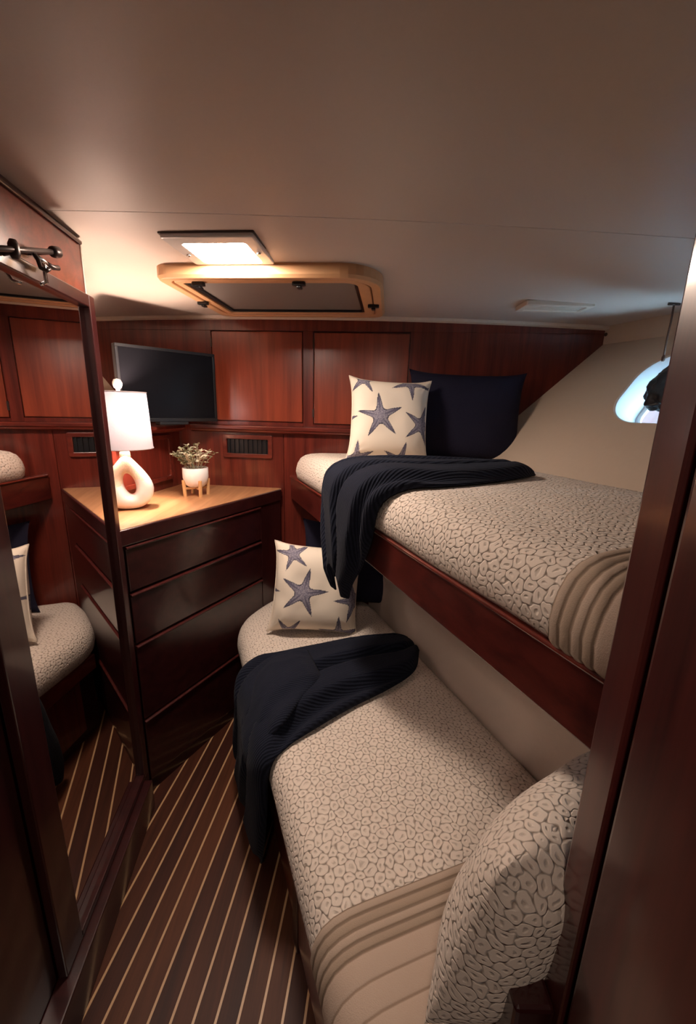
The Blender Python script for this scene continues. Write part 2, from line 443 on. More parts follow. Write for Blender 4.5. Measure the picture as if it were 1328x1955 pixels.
# niche on the left behind the dresser: low wall, deep ledge on top, cream hull flare above
wl=struct(box('wall_niche',(-.05,.95,-.04,0,0,1.362),M_MAH,None,ML))
struct(mould('trim_3',.02,.80,ML,0.0,.085))
P0=ML@Vector((.02,.03,0));P1=ML@Vector((.80,.03,0))
struct(prism('trim_9',[(P0.x,P0.y),(P1.x,P1.y),(P1.x-.45,P1.y),(P0.x-.62,P0.y+.08)],1.366,1.399,M_MAHX))
c0=MW@Vector((-1.06,0.02,1.385)); c1=MW@Vector((-1.53,0.02,1.96)); hd=-DU*1.1
o_=Vector((-.02,0,-.012))
struct(mk('wall_hull_left',[c0,c1,c1+hd,c0+hd,c0+o_,c1+o_,c1+hd+o_,c0+hd+o_],BOXF,M_HULL))
t=thing('locker_door','low mahogany locker panel behind the lamp and the potted plant','door',ML@Vector((.24,0,1.14)))
box('panel',(.06,.42,0,.010,1.145,1.335),M_MAH,t,ML,bevel=.003)
ring('frame',rrect(.045,.435,1.13,1.35,.004,2),rrect(.065,.415,1.15,1.33,.004,2),0,.018,M_MAHX,t,ML@Matrix(((1,0,0,0),(0,0,1,0),(0,1,0,0),(0,0,0,1))),bevel=.002)

# closet that carries the mirror
poly=[MM@Vector(p) for p in ((0,0,0),(2.62,0,0),(2.62,-.35,0),(0,-.35,0))]
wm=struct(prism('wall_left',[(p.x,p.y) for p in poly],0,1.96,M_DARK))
box('upper_panel',(.0,1.2,0,.004,1.79,1.928),M_MAHX,wm,MM,bevel=.001)
box('edge_strip',(-.006,0,-.03,.006,1.09,1.925),M_TRIMW,wm,MM,bevel=.001)
box('near_panel',(.60,1.6,0,.004,.13,1.79),M_DARK,wm,MM,bevel=.001)
struct(box('baseboard_left',(.035,1.6,0.001,.052,0,.125),M_DARKX,None,MM,bevel=.004))
struct(box('trim_4',(0.0,1.0,.0045,.012,1.916,1.926),M_DARKX,None,MM,bevel=.003))

# mirror door on the closet
GZ0,GZ1,GS0,GS1=.150,1.752,.034,.515
mi=thing('mirror_door','tall dark-framed mirror on the closet left of the dresser','mirror',MM@Vector((.27,0,.125)))
box('mirror_glass',(GS0-.005,GS1+.005,.005,.010,GZ0-.005,GZ1+.005),M_MIRR,mi,MM)
for nm,b in (('stile',(.0,GS0,.004,.026,.128,1.785)),('stile',(GS1,GS1+.08,.004,.026,.128,1.785))):
    box(nm,b,M_DARK,mi,MM,bevel=.003)
for nm,b in (('top_rail',(GS0,GS1,.004,.026,GZ1,1.785)),('bottom_rail',(GS0,GS1,.004,.026,.128,GZ0))):
    box(nm,b,M_DARKX,mi,MM,bevel=.003)

# hull side: cream sloping liner with a porthole, upright strip above, lower wall under the bunk
TV_=(NV*.916+Vector((0,0,1))).normalized()       # up the slope
HN=(NV*-1+Vector((0,0,.916))).normalized()       # into the room
HO=B(1.29,0,1.28)
MH=Matrix(((EV.x,TV_.x,HN.x,HO.x),(EV.y,TV_.y,HN.y,HO.y),(EV.z,TV_.z,HN.z,HO.z),(0,0,0,1)))   # (e, up slope, into room)
pc=(.925,.435); ph=(.205,.168)
e0,e1,t0,t1=-.45,1.98,-.31,.710
hole=rrect(pc[0]-ph[0],pc[0]+ph[0],pc[1]-ph[1],pc[1]+ph[1],.125,10)
def to_rect(p,x0,x1,y0,y1,c):
    dx,dy=p[0]-c[0],p[1]-c[1]; t=1e9
    if dx>1e-9:t=min(t,(x1-c[0])/dx)
    if dx<-1e-9:t=min(t,(x0-c[0])/dx)
    if dy>1e-9:t=min(t,(y1-c[1])/dy)
    if dy<-1e-9:t=min(t,(y0-c[1])/dy)
    return (c[0]+dx*t,c[1]+dy*t)
nh=len(hole)
outer=[to_rect(p,e0,e1,t0,t1,pc) for p in hole]
for cx,cy in ((e0,t0),(e1,t0),(e1,t1),(e0,t1)):       # pull the nearest outer point into each corner
    i=min(range(nh),key=lambda i:abs(atan2(outer[i][1]-pc[1],outer[i][0]-pc[0])-atan2(cy-pc[1],cx-pc[0])))
    outer[i]=(cx,cy)
def off(pts,d):
    out=[];n=len(pts)
    for i in range(n):
        a=Vector(pts[i-1]);b=Vector(pts[(i+1)%n]);t=(b-a).normalized(); out.append((pts[i][0]+t.y*d,pts[i][1]-t.x*d))
    return out
rings=[(outer,0,M_HULL),(off(hole,.006),0),(hole,-.004),(off(hole,-.006),-.013),(off(hole,-.020),-.05),(off(hole,-.034),-.10)]
V=[];F=[]
for r_ in rings[:3]:
    V+=[MH@Vector((x,y,r_[1])) for x,y in r_[0]]
for a in range(2):
    for i in range(nh): F.append((a*nh+i,a*nh+(i+1)%nh,(a+1)*nh+(i+1)%nh,(a+1)*nh+i))
wr=struct(mk('wall_right',V,F,M_HULL))
w1=bpy.data.objects.new('window_1',None); COL.objects.link(w1); w1.matrix_world=MH@Matrix.Translation((pc[0],pc[1],0)); WM['window_1']=w1.matrix_world.copy(); struct(w1,'bright rounded porthole in the cream hull side')
V=[];F=[]
for r_ in rings[2:]:
    V+=[MH@Vector((x,y,r_[1])) for x,y in r_[0]]
for a in range(3):
    for i in range(nh): F.append((a*nh+i,a*nh+(i+1)%nh,(a+1)*nh+(i+1)%nh,(a+1)*nh+i))
mk('reveal',V,F,M_GEL,w1,smooth=True)
ring('frame',off(hole,-.034),off(hole,-.050),-.112,-.098,M_GEL,w1,MH,bevel=.003)
prism('pane',off(hole,-.045),-.108,-.104,M_GLASS,w1,MH)
# upright strip between slope and ceiling
st=struct(box('trim_5',(1.763,1.80,-.45,1.6,1.797,1.96),M_HULL,None,MB))
for ee in (1.40,.95,.5):
    V,F=lathe_vf([(0.0001,.006),(.005,.005),(.008,.001),(.008,0)],12,(0,0,0),MB@Matrix.Translation((1.763,ee,1.838))@Matrix.Rotation(-pi/2,4,'Y'))
    mk('screw',V,F,M_BRONZ,st,smooth=True)
wr2=struct(box('wall_hull',(.885,.92,-.05,2.0,.0,1.045),M_LINER,None,MB))
# bulkhead and door frame on the near side, passage behind the camera
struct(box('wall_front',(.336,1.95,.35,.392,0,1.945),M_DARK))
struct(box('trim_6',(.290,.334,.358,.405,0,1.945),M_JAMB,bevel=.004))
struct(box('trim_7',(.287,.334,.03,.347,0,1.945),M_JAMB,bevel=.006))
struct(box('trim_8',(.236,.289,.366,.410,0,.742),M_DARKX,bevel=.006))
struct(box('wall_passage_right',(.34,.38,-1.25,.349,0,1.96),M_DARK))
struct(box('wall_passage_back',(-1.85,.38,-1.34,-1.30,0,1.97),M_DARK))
struct(box('wall_light_block',(-1.86,-1.80,-1.34,2.35,0,1.97),M_DARK))  # unseen wall added to keep daylight from leaking in on the left

# ------------------------------------------------------------------ dresser
dr=thing('dresser','built-in mahogany dresser with four drawers and a lit tan top','dresser',(-.70,1.75,0))
n_=[]
dz=1.088
corner=[DA+DN*0,DB,Vector((-.36,wally(-.36)-.003,0)),Vector((-.874,wally(-.874)-.003,0)),ML@Vector((.80,.004,0)),Vector((-.785,1.290,0))]
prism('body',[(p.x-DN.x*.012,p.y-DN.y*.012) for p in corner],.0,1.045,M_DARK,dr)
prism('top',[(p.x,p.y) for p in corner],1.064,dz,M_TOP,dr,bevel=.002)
box('top_edge',(.0,DL-.012,-.012,.010,1.030,dz-.002),M_DARKX,dr,MDR,bevel=.004)
box('plinth',(.01,DL-.05,-.012,-.004,0,.055),M_DARKX,dr,MDR)
box('side_stile',(.0,.030,-.012,.004,.0,1.03),M_DARK,dr,MDR,bevel=.002)
box('side_stile',(.735,DL-.015,-.012,.004,.0,1.03),M_DARK,dr,MDR,bevel=.002)
for z0,z1 in ((.862,1.026),(.662,.852),(.345,.652),(.065,.335)):
    d=box('drawer',(.036,.730,-.011,.006,z0,z1-.006),M_DARKX,dr,MDR,bevel=.003)
    # proud finger lip along the upper edge
    V=[];pr=[(-.01,z1-.012),(.009,z1-.010),(.013,z1-.006),(.012,z1-.002),(.005,z1),(-.01,z1)]
    for s in (.036,.730):
        for w,z in pr: V.append(MDR@Vector((s,w,z)))
    k=len(pr);F=[(i,(i+1)%k,k+(i+1)%k,k+i) for i in range(k)]+[tuple(range(k))[::-1],tuple(range(k,2*k))]
    mk('finger_lip',V,F,M_JAMB,d,bevel=.001)

# ------------------------------------------------------------------ bunks
lb=thing('lower_bunk','dark mahogany lower bunk base along the striped floor','bunk bed',B(.5,1.0,0))
def nclip(nv):   # e limits of a bunk slab at width nv: bulkhead near, back wall far
    return ((.415-NV.y*nv)/EV.y,(WC-.006-NV.dot(WN)*nv)/EV.dot(WN))
def bunk_poly(n0,n1,dres=False):
    a0,a1=nclip(n0); b0,b1=nclip(n1)
    if dres:
        # the dresser front cuts the head corner
        def on(p): return (p.dot(NV),p.dot(EV))
        # front line meets the dresser
        den=EV.x*DU.y-EV.y*DU.x
        P=NV*n0; s=((DA.x-P.x)*DU.y-(DA.y-P.y)*DU.x)/den - .05
        h=on(DB+DN*.03)
        return [(n0,a0),(n1,b0),(n1,b1),(h[0],nclip(h[0])[1]),(n0,s)]
    return [(n0,a0),(n1,b0),(n1,b1),(n0,a1)]
prism('base',bunk_poly(.222,.882,True),0.0,.355,M_DARK,lb,MB)
rl=nclip(.19)
box('front_rail',(.190,.226,rl[0],1.80,.318,.392),M_MAHY,lb,MB,bevel=.006)
box('front_panel',(.208,.224,.43,.80,.05,.30),M_MAH,lb,MB,bevel=.004)
box('front_panel',(.213,.224,.86,1.30,.05,.30),M_MAH,lb,MB,bevel=.004)
box('front_panel',(.213,.224,1.34,1.72,.05,.30),M_MAH,lb,MB,bevel=.004)
box('end_post',(.205,.224,.805,.85,.0,.318),M_DARK,lb,MB,bevel=.003)

ub=thing('upper_bunk','mahogany upper bunk shelf with a deep red front board','bunk bed',B(.9,1.0,1.045))
ul=nclip(.505)
box('front_board',(.505,.530,ul[0],ul[1]-.01,1.040,1.150),M_BOARD,ub,MB,bevel=.003)
box('top_bead',(.500,.532,ul[0],ul[1]-.01,1.150,1.159),M_MAHY,ub,MB,bevel=.003)
prism('bed_board',bunk_poly(.530,1.085),1.128,1.150,M_DARK,ub,MB)

def smooth_poly(P,r,step=.03):
    """round the corners of polygon P (list of (x,y)) with radii r, resample"""
    n=len(P); out=[]
    for i in range(n):
        p=Vector(P[i]);a=Vector(P[i-1]);b=Vector(P[(i+1)%n]); rr=r[i]
        da=(a-p).normalized();db=(b-p).normalized()
        A=p+da*rr;Bq=p+db*rr
        for k in range(9):
            t=k/8; out.append(A*(1-t)**2+p*2*t*(1-t)+Bq*t*t)
    # densify
    res=[]
    for i in range(len(out)):
        a=out[i];b=out[(i+1)%len(out)];L=(b-a).length
        m=max(1,int(L/step))
        if L<1e-5: continue
        for k in range(m): res.append(a+(b-a)*(k/m))
    return res
PROF=lambda z0,z1:[(.016,z0),(.003,z0+.014),(-.003,z0+.045),(0,z1-.066),(.006,z1-.045),(.019,z1-.024),(.040,z1-.010),(.068,z1-.002),(.10,z1)]
def slab(name,P,rad,z0,z1,mat,parent=None,crown=.0):
    pts=smooth_poly(P,rad); n=len(pts)
    # orientation
    A=sum(pts[i].x*pts[(i+1)%n].y-pts[(i+1)%n].x*pts[i].y for i in range(n))
    if A<0: pts=pts[::-1]
    nrm=[]
    for i in range(n):
        t=(pts[(i+1)%n]-pts[i-1]).normalized(); nrm.append(Vector((-t.y,t.x)))
    for _ in range(3): nrm=[(nrm[i-1]+nrm[i]+nrm[(i+1)%n]).normalized() for i in range(n)]
    prof=PROF(z0,z1); V=[];UV=[];F=[]
    s=[0.0]
    for k in range(len(prof)-1,0,-1):
        s.append(s[-1]+sqrt((prof[k][0]-prof[k-1][0])**2+(prof[k][1]-prof[k-1][1])**2))
    s=s[::-1]
    for k,(ins,z) in enumerate(prof):
        for i in range(n):
            q=pts[i]+nrm[i]*ins
            V.append(MB@Vector((q.x,q.y,z+.004*noise.noise(Vector((q.x*5,q.y*5,z*6))))))
            w=pts[i]+nrm[i]*(.10-s[k]); UV.append((w.x,w.y))
    for k in range(len(prof)-1):
        for i in range(n): F.append((k*n+i,k*n+(i+1)%n,(k+1)*n+(i+1)%n,(k+1)*n+i))
    # concentric rings to the middle
    base=(len(prof)-1)*n; c=sum(pts,Vector((0,0)))/n
    inner=[pts[i]+nrm[i]*.10 for i in range(n)]
    last=base
    for f in (.75,.5,.25):
        st_=len(V)
        for i in range(n):
            q=c+(inner[i]-c)*f
            V.append(MB@Vector((q.x,q.y,z1+crown*(1-f)+.006*noise.noise(Vector((q.x*4,q.y*4,0)))))); UV.append((q.x,q.y))
        for i in range(n): F.append((last+i,last+(i+1)%n,st_+(i+1)%n,st_+i))
        last=st_
    V.append(MB@Vector((c.x,c.y,z1+crown))); UV.append((c.x,c.y)); ci=len(V)-1
    for i in range(n): F.append((last+i,last+(i+1)%n,ci))
    F.append(tuple(range(n))[::-1])
    return mk(name,V,F,mat,parent,smooth=True,uvs=UV)

ZL0,ZL1=.393,.530
lp=[(.176,.385),(.872,.115),(.872,nclip(.872)[1]-.012),(.47,nclip(.47)[1]-.012),(.335,1.975),(.176,1.80)]
lm=thing('mattress','lower bunk mattress in a cream ring-patterned quilt with a taupe border','mattress',B(.5,1.0,ZL0))
slab('quilt_cover',lp,[.11,.11,.11,.05,.09,.10],ZL0,ZL1,M_QUILT,lm)
ZU0,ZU1=1.158,1.288
up_=[(.496,.30),(1.29,-.02),(1.29,nclip(1.29)[1]-.01),(.62,nclip(.62)[1]-.012),(.496,1.93)]
um=thing('mattress','upper bunk mattress in a cream ring-patterned quilt with a rounded corner','mattress',B(.9,1.0,ZU0))
slab('quilt_cover',up_,[.11,.11,.11,.055,.055],ZU0,ZU1,M_QUILT,um)

# striped border at the foot of each quilt: closely stitched ridges, then wide tucks
def border(parent,nf,nb,z0,z1,ea_f,ea_b,eb_f,eb_b):
    prof=PROF(z0,z1); path=[(nf+i,z) for i,z in prof]
    m=24
    for k in range(1,m+1): path.append((nf+.10+(nb-nf-.10)*k/m,z1))
    NS=180; V=[];UV=[];F=[];CV=[]
    P=len(path)
    for j in range(NS+1):
        d=.36*j/NS                       # distance from the border's edge
        if d<.075: h=.0028*abs(sin(pi*d/.0187))**.6
        else:
            u=((d-.075)%.040)/.040; h=.0030*min(1,(sin(pi*u))**.35 if 0<u<1 else 0)
        if d<.075:
            q=(d/.0187)%1; col=(.235,.170,.125) if (q<.15 or q>.85) else ((.37,.28,.21) if int(d/.0187)%2 else (.44,.34,.265))
        else:
            q=((d-.075)%.040)/.040; col=(.30,.215,.16) if (q<.05 or q>.95) else (.47,.36,.285)
        for i,(n,z) in enumerate(path):
            a=path[max(i-1,0)];b=path[min(i+1,P-1)]
            tx,tz=b[0]-a[0],b[1]-a[1];L=sqrt(tx*tx+tz*tz) or 1
            ox,oz=-tz/L,tx/L
            f=min(1,max(0,(n-nf)/.5)); e=ea_f+(ea_b-ea_f)*f - d
            lim=nclip(n)[0]+.012
            e=max(e,lim)
            V.append(MB@Vector((n+ox*(.0035+h),e,z+oz*(.0075+h)))); UV.append((n,e)); CV.append(col)
    for j in range(NS):
        for i in range(P-1): F.append((j*P+i,j*P+i+1,(j+1)*P+i+1,(j+1)*P+i))
    o=mk('striped_border',V,F,M_BAND,parent,smooth=True,uvs=UV)
    ca=o.data.color_attributes.new('stripe','FLOAT_COLOR','POINT')
    for i,c in enumerate(CV): ca.data[i].color=(c[0],c[1],c[2],1)
    return o
border(lm,.176,.80,ZL0,ZL1,.555,.535,0,0)
border(um,.496,1.2,ZU0,ZU1,.405,.430,0,0)

# ------------------------------------------------------------------ pillows
def pillow_vf(w,h,t,N=48,pinch=.045,sag=0.,seed=0,ear=.012,dense=False):
    V=[];UV=[];F=[]
    for side in (1,-1):
        for j in range(N+1):
            for i in range(N+1):
                u=-1+2*i/N; v=-1+2*j/N
                if dense: u=sin(pi/2*u); v=sin(pi/2*v)
                x=w/2*u*(1-pinch*(1-v*v)*abs(u)**3*1.0)
                y=h/2*v*(1-pinch*(1-u*u)*abs(v)**3)
                b=max(0,(1-u**4))**.55*max(0,(1-v**4))**.55
                r=(1-.30*(u*u*v*v))
                d=t/2*b*r
                wr=.007*noise.noise(Vector((u*2.3+seed,v*2.3,side)))*min(1,b*2)
                cf=(abs(u)*abs(v))**6
                x+=ear*cf*(1 if u>0 else -1); y+=ear*cf*(1 if v>0 else -1)
                wr+=.006*sin(9*atan2(v-(.9 if v>0 else -.9),u-(.9 if u>0 else -.9)))*max(0,(abs(u)*abs(v))-.35)*b
                V.append(Vector((x,y-sag*d*(1-v)*.5,side*(d+wr)))); UV.append((x+.5,y+.5))
    W=N+1;H=W*W
    for j in range(N):
        for i in range(N):
            a=j*W+i; F.append((a,a+1,a+1+W,a+W)); F.append((H+a,H+a+W,H+a+1+W,H+a+1))
    if dense:
        for side in (0,1):
            o=side*H; mid=N//2
            for j in range(W):
                for i in range(W):
                    su=0; sv=0
                    st_=1 if i>mid else -1
                    UV[o+j*W+i]=[0,0]
            for j in range(W):
                acc=0
                for i in range(mid+1,W): acc+=(V[o+j*W+i]-V[o+j*W+i-1]).length; UV[o+j*W+i][0]=acc
                acc=0
                for i in range(mid-1,-1,-1): acc+=(V[o+j*W+i]-V[o+j*W+i+1]).length; UV[o+j*W+i][0]=-acc
            for i in range(W):
                acc=0
                for j in range(mid+1,W): acc+=(V[o+j*W+i]-V[o+(j-1)*W+i]).length; UV[o+j*W+i][1]=acc
                acc=0
                for j in range(mid-1,-1,-1): acc+=(V[o+j*W+i]-V[o+(j+1)*W+i]).length; UV[o+j*W+i][1]=-acc
    return V,F,UV
def pillow_matrix(center,yaw=0,tilt=0,roll=0):
    """local z is the pillow's face normal; yaw 0 faces the camera (-Y), tilt leans it back, roll turns it in its plane"""
    R=Matrix.Rotation(yaw,4,'Z')@Matrix.Rotation(pi/2-tilt,4,'X')@Matrix.Rotation(roll,4,'Z')
    return Matrix.Translation(Vector(center))@R
def weld(o):
    bm=bmesh.new();bm.from_mesh(o.data);bmesh.ops.remove_doubles(bm,verts=bm.verts[:],dist=.0004);bmesh.ops.recalc_face_normals(bm,faces=bm.faces[:]);bm.to_mesh(o.data);bm.free()

def star_paint(x,y,stars):
    """colour of the printed linen at (x,y) in the unit square"""
    base=(.80,.70,.58)
    for cx,cy,R,rot in stars:
        dx,dy=x-cx,y-cy; r=sqrt(dx*dx+dy*dy)
        if r>R: continue
        a=atan2(dy,dx)-rot
        k=((a/(2*pi/5))%1.0); k=abs(k-.5)*2      # 1 on an arm, 0 between arms
        rb=R*(.34+.66*max(0,k)**3.0)
        if r<rb:
            q=r/rb
            # width of dark outline, paler speckled middle
            edge=(rb-r)/R*(.35+.65*(1-k))
            if q>.86 or edge<.022: return (.060,.058,.085)
            sp=noise.noise(Vector((x*70,y*70,3.1)))
            ridge=1 if (k>.88 and r>.12*R) else 0
            c=(.20,.185,.24) if sp<.05 else (.31,.285,.33)
            if ridge: c=(.13,.12,.17)
            return c
    return base
def star_pillow(name,label,center,size,t,yaw,tilt,roll,stars,group):
    N=150
    V,F,UV=pillow_vf(size,size,t,N,seed=center[0])
    Mx=pillow_matrix(center,yaw,tilt,roll)
    th=thing(name,label,'pillow',(center[0],center[1],center[2]-size/2),group)
    o=mk('cover',[Mx@v for v in V],F,M_PRINT,th,smooth=True)
    ca=o.data.color_attributes.new('print','FLOAT_COLOR','POINT')
    W=N+1
    for idx in range(len(V)):
        k=idx%(W*W); i=k%W;j=k//W
        x,y=i/N,j/N
        if idx>=W*W: x=1-x
        c=star_paint(x,y,stars); ca.data[idx].color=(c[0],c[1],c[2],1)
    # piped seam round the edge
    path=[]
    for i in range(0,N+1,3): path.append(V[i])
    for j in range(3,N+1,3): path.append(V[j*W+N])
    for i in range(N-3,-1,-3): path.append(V[N*W+i])
    for j in range(N-3,0,-3): path.append(V[j*W])
    path.append(path[0])
    path=[Mx@p for p in path]
    tube('piping',path,.0035,simple('piping_cream_'+name+str(round(center[2],1)),(.70,.60,.49),.9),th,6)
    return th
stars_u=[(.36,.50,.30,radians(97)),(.15,.985,.22,radians(-62)),(.74,.97,.26,radians(-86)),(.90,.42,.27,radians(75)),(-.16,.48,.24,radians(4)),(.10,-.02,.22,radians(92)),(.66,-.05,.25,radians(80)),(1.12,.93,.20,radians(190))]
star_pillow('starfish_pillow','cream pillow printed with grey starfish on the upper bunk',(.163,1.802,1.452),.328,.14,radians(4),radians(14),radians(-2),stars_u,'starfish pillows')
stars_l=[(.35,.47,.29,radians(78)),(.20,.90,.215,radians(-110)),(.74,.93,.25,radians(-62)),(.96,.40,.26,radians(180)),(-.14,.46,.22,radians(0)),(.22,-.03,.22,radians(55)),(.80,-.02,.25,radians(95))]
star_pillow('starfish_pillow','cream pillow printed with grey starfish on the lower bunk',(-.132,1.69,.720),.372,.165,radians(6),radians(17),radians(-5),stars_l,'starfish pillows')
def plain_pillow(label,center,w,h,t,yaw,tilt,roll,mat,group,name='navy_pillow',N=40,cat='pillow',**k):
    V,F,UV=pillow_vf(w,h,t,N,seed=center[2],**k)
    Mx=pillow_matrix(center,yaw,tilt,roll)
    th=thing(name,label,cat,(center[0],center[1],center[2]-h/2),group)
    mk('cover',[Mx@v for v in V],F,mat,th,smooth=True,uvs=UV)
    return th
plain_pillow('large plain navy pillow leaning on the wall at the upper bunk',(.515,1.925,1.470),.50,.385,.12,radians(-3),radians(9),radians(-1),M_NAVY,'navy pillows')
plain_pillow('large plain navy pillow in shadow at the lower bunk head',(.03,1.97,.735),.50,.41,.12,radians(2),radians(10),radians(-2),M_NAVY,'navy pillows')

# sham propped at the near end of the lower bunk
V,F,UV=pillow_vf(.557,.387,.17,56,seed=4.2,dense=True,pinch=.02,ear=0.)
sh=thing('quilted_sham','large cream ring-patterned cushion propped at the near end beside the door frame','cushion',(.40,.56,.54))
RS=Matrix.Translation((.405,.559,.74))@Matrix.Rotation(.555,4,'Z')@Matrix.Rotation(1.749,4,'X')@Matrix.Rotation(-.078,4,'Z')
weld(mk('cover',[RS@v for v in V],F,M_QUILT,sh,smooth=True,uvs=UV))

# ------------------------------------------------------------------ throws
def smoothpath(P,n):
    """Catmull-Rom through list of tuples"""
    P=[Vector(p) for p in P]; out=[]
    Q=[P[0]*2-P[1]]+P+[P[-1]*2-P[-2]]
    m=len(P)-1
    for k in range(n+1):
        t=k/n*m; i=min(int(t),m-1); f=t-i
        a,b,c,d=Q[i],Q[i+1],Q[i+2],Q[i+3]
        out.append(.5*((2*b)+(c-a)*f+(2*a-5*b+4*c-d)*f*f+(3*b-a-3*c+d)*f**3))
    return out
def throw_vf(rows,NU=110,NW=64,thick=.026,folds=3.2,ph=0.,amp=.45,drift=1.2,seed=0,hem=0.):
    """rows: (n,z,e_near,e_far) along the throw; offset outward to make a bunched, rounded cloth"""
    R=smoothpath(rows,NU); V=[];UV=[];F=[]
    s=0
    for k,r in enumerate(R):
        a=R[max(k-1,0)];b=R[min(k+1,NU)]
        tx,tz=b[0]-a[0],b[1]-a[1];L=sqrt(tx*tx+tz*tz) or 1e-6
        ox,oz=tz/L,-tx/L
        if k: s+=sqrt((r[0]-R[k-1][0])**2+(r[1]-R[k-1][1])**2)
        endf=min(1,k/7.0)**.5*(.55+.45*min(1,(NU-k)/10.0))
        for j in range(NW+1):
            w=j/NW; c=2*w-1
            body=max(0,1-abs(c)**4)**.5
            fo=sin(2*pi*folds*w+ph+drift*sin(2.2*k/NU*pi+seed)+.8*noise.noise(Vector((k/NU*4,w*2,seed))))
            crease=-(max(0,fo-.30))**1.3*1.0
            h=thick*body*endf*(1+amp*crease+.22*noise.noise(Vector((k/NU*5+seed,w*4,1.7))))
            e=r[2]+(r[3]-r[2])*w+.010*noise.noise(Vector((k/NU*6,c*1.5,seed+9)))
            tail=max(0,(k/NU-.72)/.28)**2
            V.append(MB@Vector((r[0]+ox*h,e,r[1]+oz*h-hem*tail*(.5+.5*sin(2*pi*1.3*w+seed)+.5*noise.noise(Vector((w*6,seed,2))))))); UV.append((s,e))
    W=NW+1
    for k in range(NU):
        for j in range(NW): F.append((k*W+j,k*W+j+1,(k+1)*W+j+1,(k+1)*W+j))
    return V,F,UV
def throw(name,label,rows,parent_loc,extra=None,**k):
    th=thing(name,label,'blanket',parent_loc,'navy knit throws')
    V,F,UV=throw_vf(rows,**k)
    o=mk('draped_cloth',V,F,M_KNIT,th,smooth=True,uvs=UV,solid=.006)
    if extra:
        for nm,rw,kw in extra:
            V,F,UV=throw_vf(rw,**kw); mk(nm,V,F,M_KNIT,th,smooth=True,uvs=UV,solid=.006)
    return th
# rows run from the hull side to the hanging end
throw('knit_throw','navy knit throw draped over the upper bunk board and hanging down',
  [(1.10,1.294,1.045,1.12),(.98,1.296,1.00,1.23),(.80,1.297,.955,1.33),(.65,1.297,.935,1.39),(.565,1.294,.945,1.42),(.508,1.270,.965,1.43),(.486,1.225,.985,1.42),(.481,1.15,1.00,1.40),(.479,1.09,1.03,1.385),(.477,1.03,1.07,1.36),(.478,.985,1.12,1.33),(.480,.955,1.15,1.30)],
  B(.7,1.15,1.29),folds=2.6,thick=.042,ph=.6,amp=1.2,seed=1,hem=.07)
throw('knit_throw','navy knit throw folded across the lower bunk and trailing to the floor',
  [(.855,.534,1.29,1.39),(.76,.538,1.17,1.42),(.62,.540,1.11,1.445),(.45,.540,1.065,1.455),(.30,.538,1.02,1.455),(.225,.530,.995,1.46),(.180,.505,.975,1.46),(.166,.46,.965,1.46),(.163,.39,.965,1.47),(.160,.30,.98,1.48),(.157,.20,1.00,1.50),(.155,.10,1.03,1.50),(.153,.03,1.06,1.49)],
  B(.5,1.2,.53),folds=2.4,thick=.046,ph=2.0,amp=1.5,seed=3,drift=2.0,
  extra=[('folded_end',[(.40,.584,1.20,1.37),(.33,.586,1.13,1.375),(.26,.580,1.06,1.36),(.205,.562,1.03,1.31),(.168,.52,1.03,1.27),(.138,.475,1.045,1.22),(.128,.43,1.06,1.17)],dict(folds=1.2,thick=.020,ph=1,amp=.7,seed=8,NU=60,NW=40))])

# ------------------------------------------------------------------ television
a=Vector((-.935,1.722,0)); b=Vector((-.648,2.044,0)); d=(b-a).normalized(); nn=Vector((d.y,-d.x,0)); TW=(b-a).length
MT=Matrix(((d.x,nn.x,0,a.x),(d.y,nn.y,0,a.y),(0,0,1,0),(0,0,0,1)))
tv=thing('television','flat black television set across the corner above the lamp','television',(a+b)/2+Vector((0,0,1.404)))
box('casing',(0,TW,-.022,.008,1.418,1.722),M_BEZ,tv,MT,bevel=.004)
box('screen',(.012,TW-.012,.008,.0095,1.434,1.710),M_SCRN,tv,MT)
for nm,bb in (('bezel',(0,TW,.008,.014,1.710,1.722)),('bezel',(0,TW,.008,.014,1.418,1.434)),('bezel',(0,.012,.008,.014,1.434,1.710)),('bezel',(TW-.012,TW,.008,.014,1.434,1.710))):
    box(nm,bb,M_BLACK,tv,MT,bevel=.002)
box('stand',(TW*.35,TW*.65,-.03,.02,1.405,1.418),M_BLACK,tv,MT,bevel=.003)

# ------------------------------------------------------------------ vent grille on the back wall
vt=thing('air_vent','small mahogany-framed black air vent above the dresser','vent',MW@Vector((-.51,0,1.245)))
MXZ=MW@Matrix(((1,0,0,0),(0,0,-1,0),(0,1,0,0),(0,0,0,1)))
ring('frame',rrect(-.646,-.390,1.238,1.352,.006,3),rrect(-.624,-.412,1.259,1.331,.004,3),0,.014,M_MAHX,vt,MXZ,bevel=.003)
box('backing',(-.625,-.411,-.003,-.0005,1.258,1.332),M_BLACK,vt,MW)
for i in range(9):
    x=-.616+i*.0235
    box('slat',(x,x+.007,-.011,-.003,1.260,1.330),M_BLACK,vt,MW)

# ------------------------------------------------------------------ ceiling panel light
cz=zc(-.4,1.3)
pls=thing('ceiling_light','square flush panel light glowing on the ceiling before the hatch','light',MA@Vector((-.505,1.293,cz-.02)))
ring('frame',rrect(-.632,-.378,1.187,1.402,.006,3),rrect(-.592,-.414,1.232,1.388,.01,3),cz-.012,cz+.004,M_WMET,pls,MA,bevel=.004)
prism('diffuser',rrect(-.592,-.414,1.232,1.388,.01,3),cz-.0122,cz-.006,M_PANEL,pls,MA)
ring('gasket',rrect(-.636,-.374,1.183,1.406,.004,3),rrect(-.630,-.380,1.189,1.400,.004,3),cz-.0015,cz+.006,M_BRONZ,pls,MA)
for sx,sy in ((-.612,1.312),(-.396,1.30)):
    lathe('screw',[(.006,0),(.006,-.003),(.003,-.005),(.0001,-.005)],M_STEEL,pls,12,MA@Vector((sx,sy,cz-.012)))

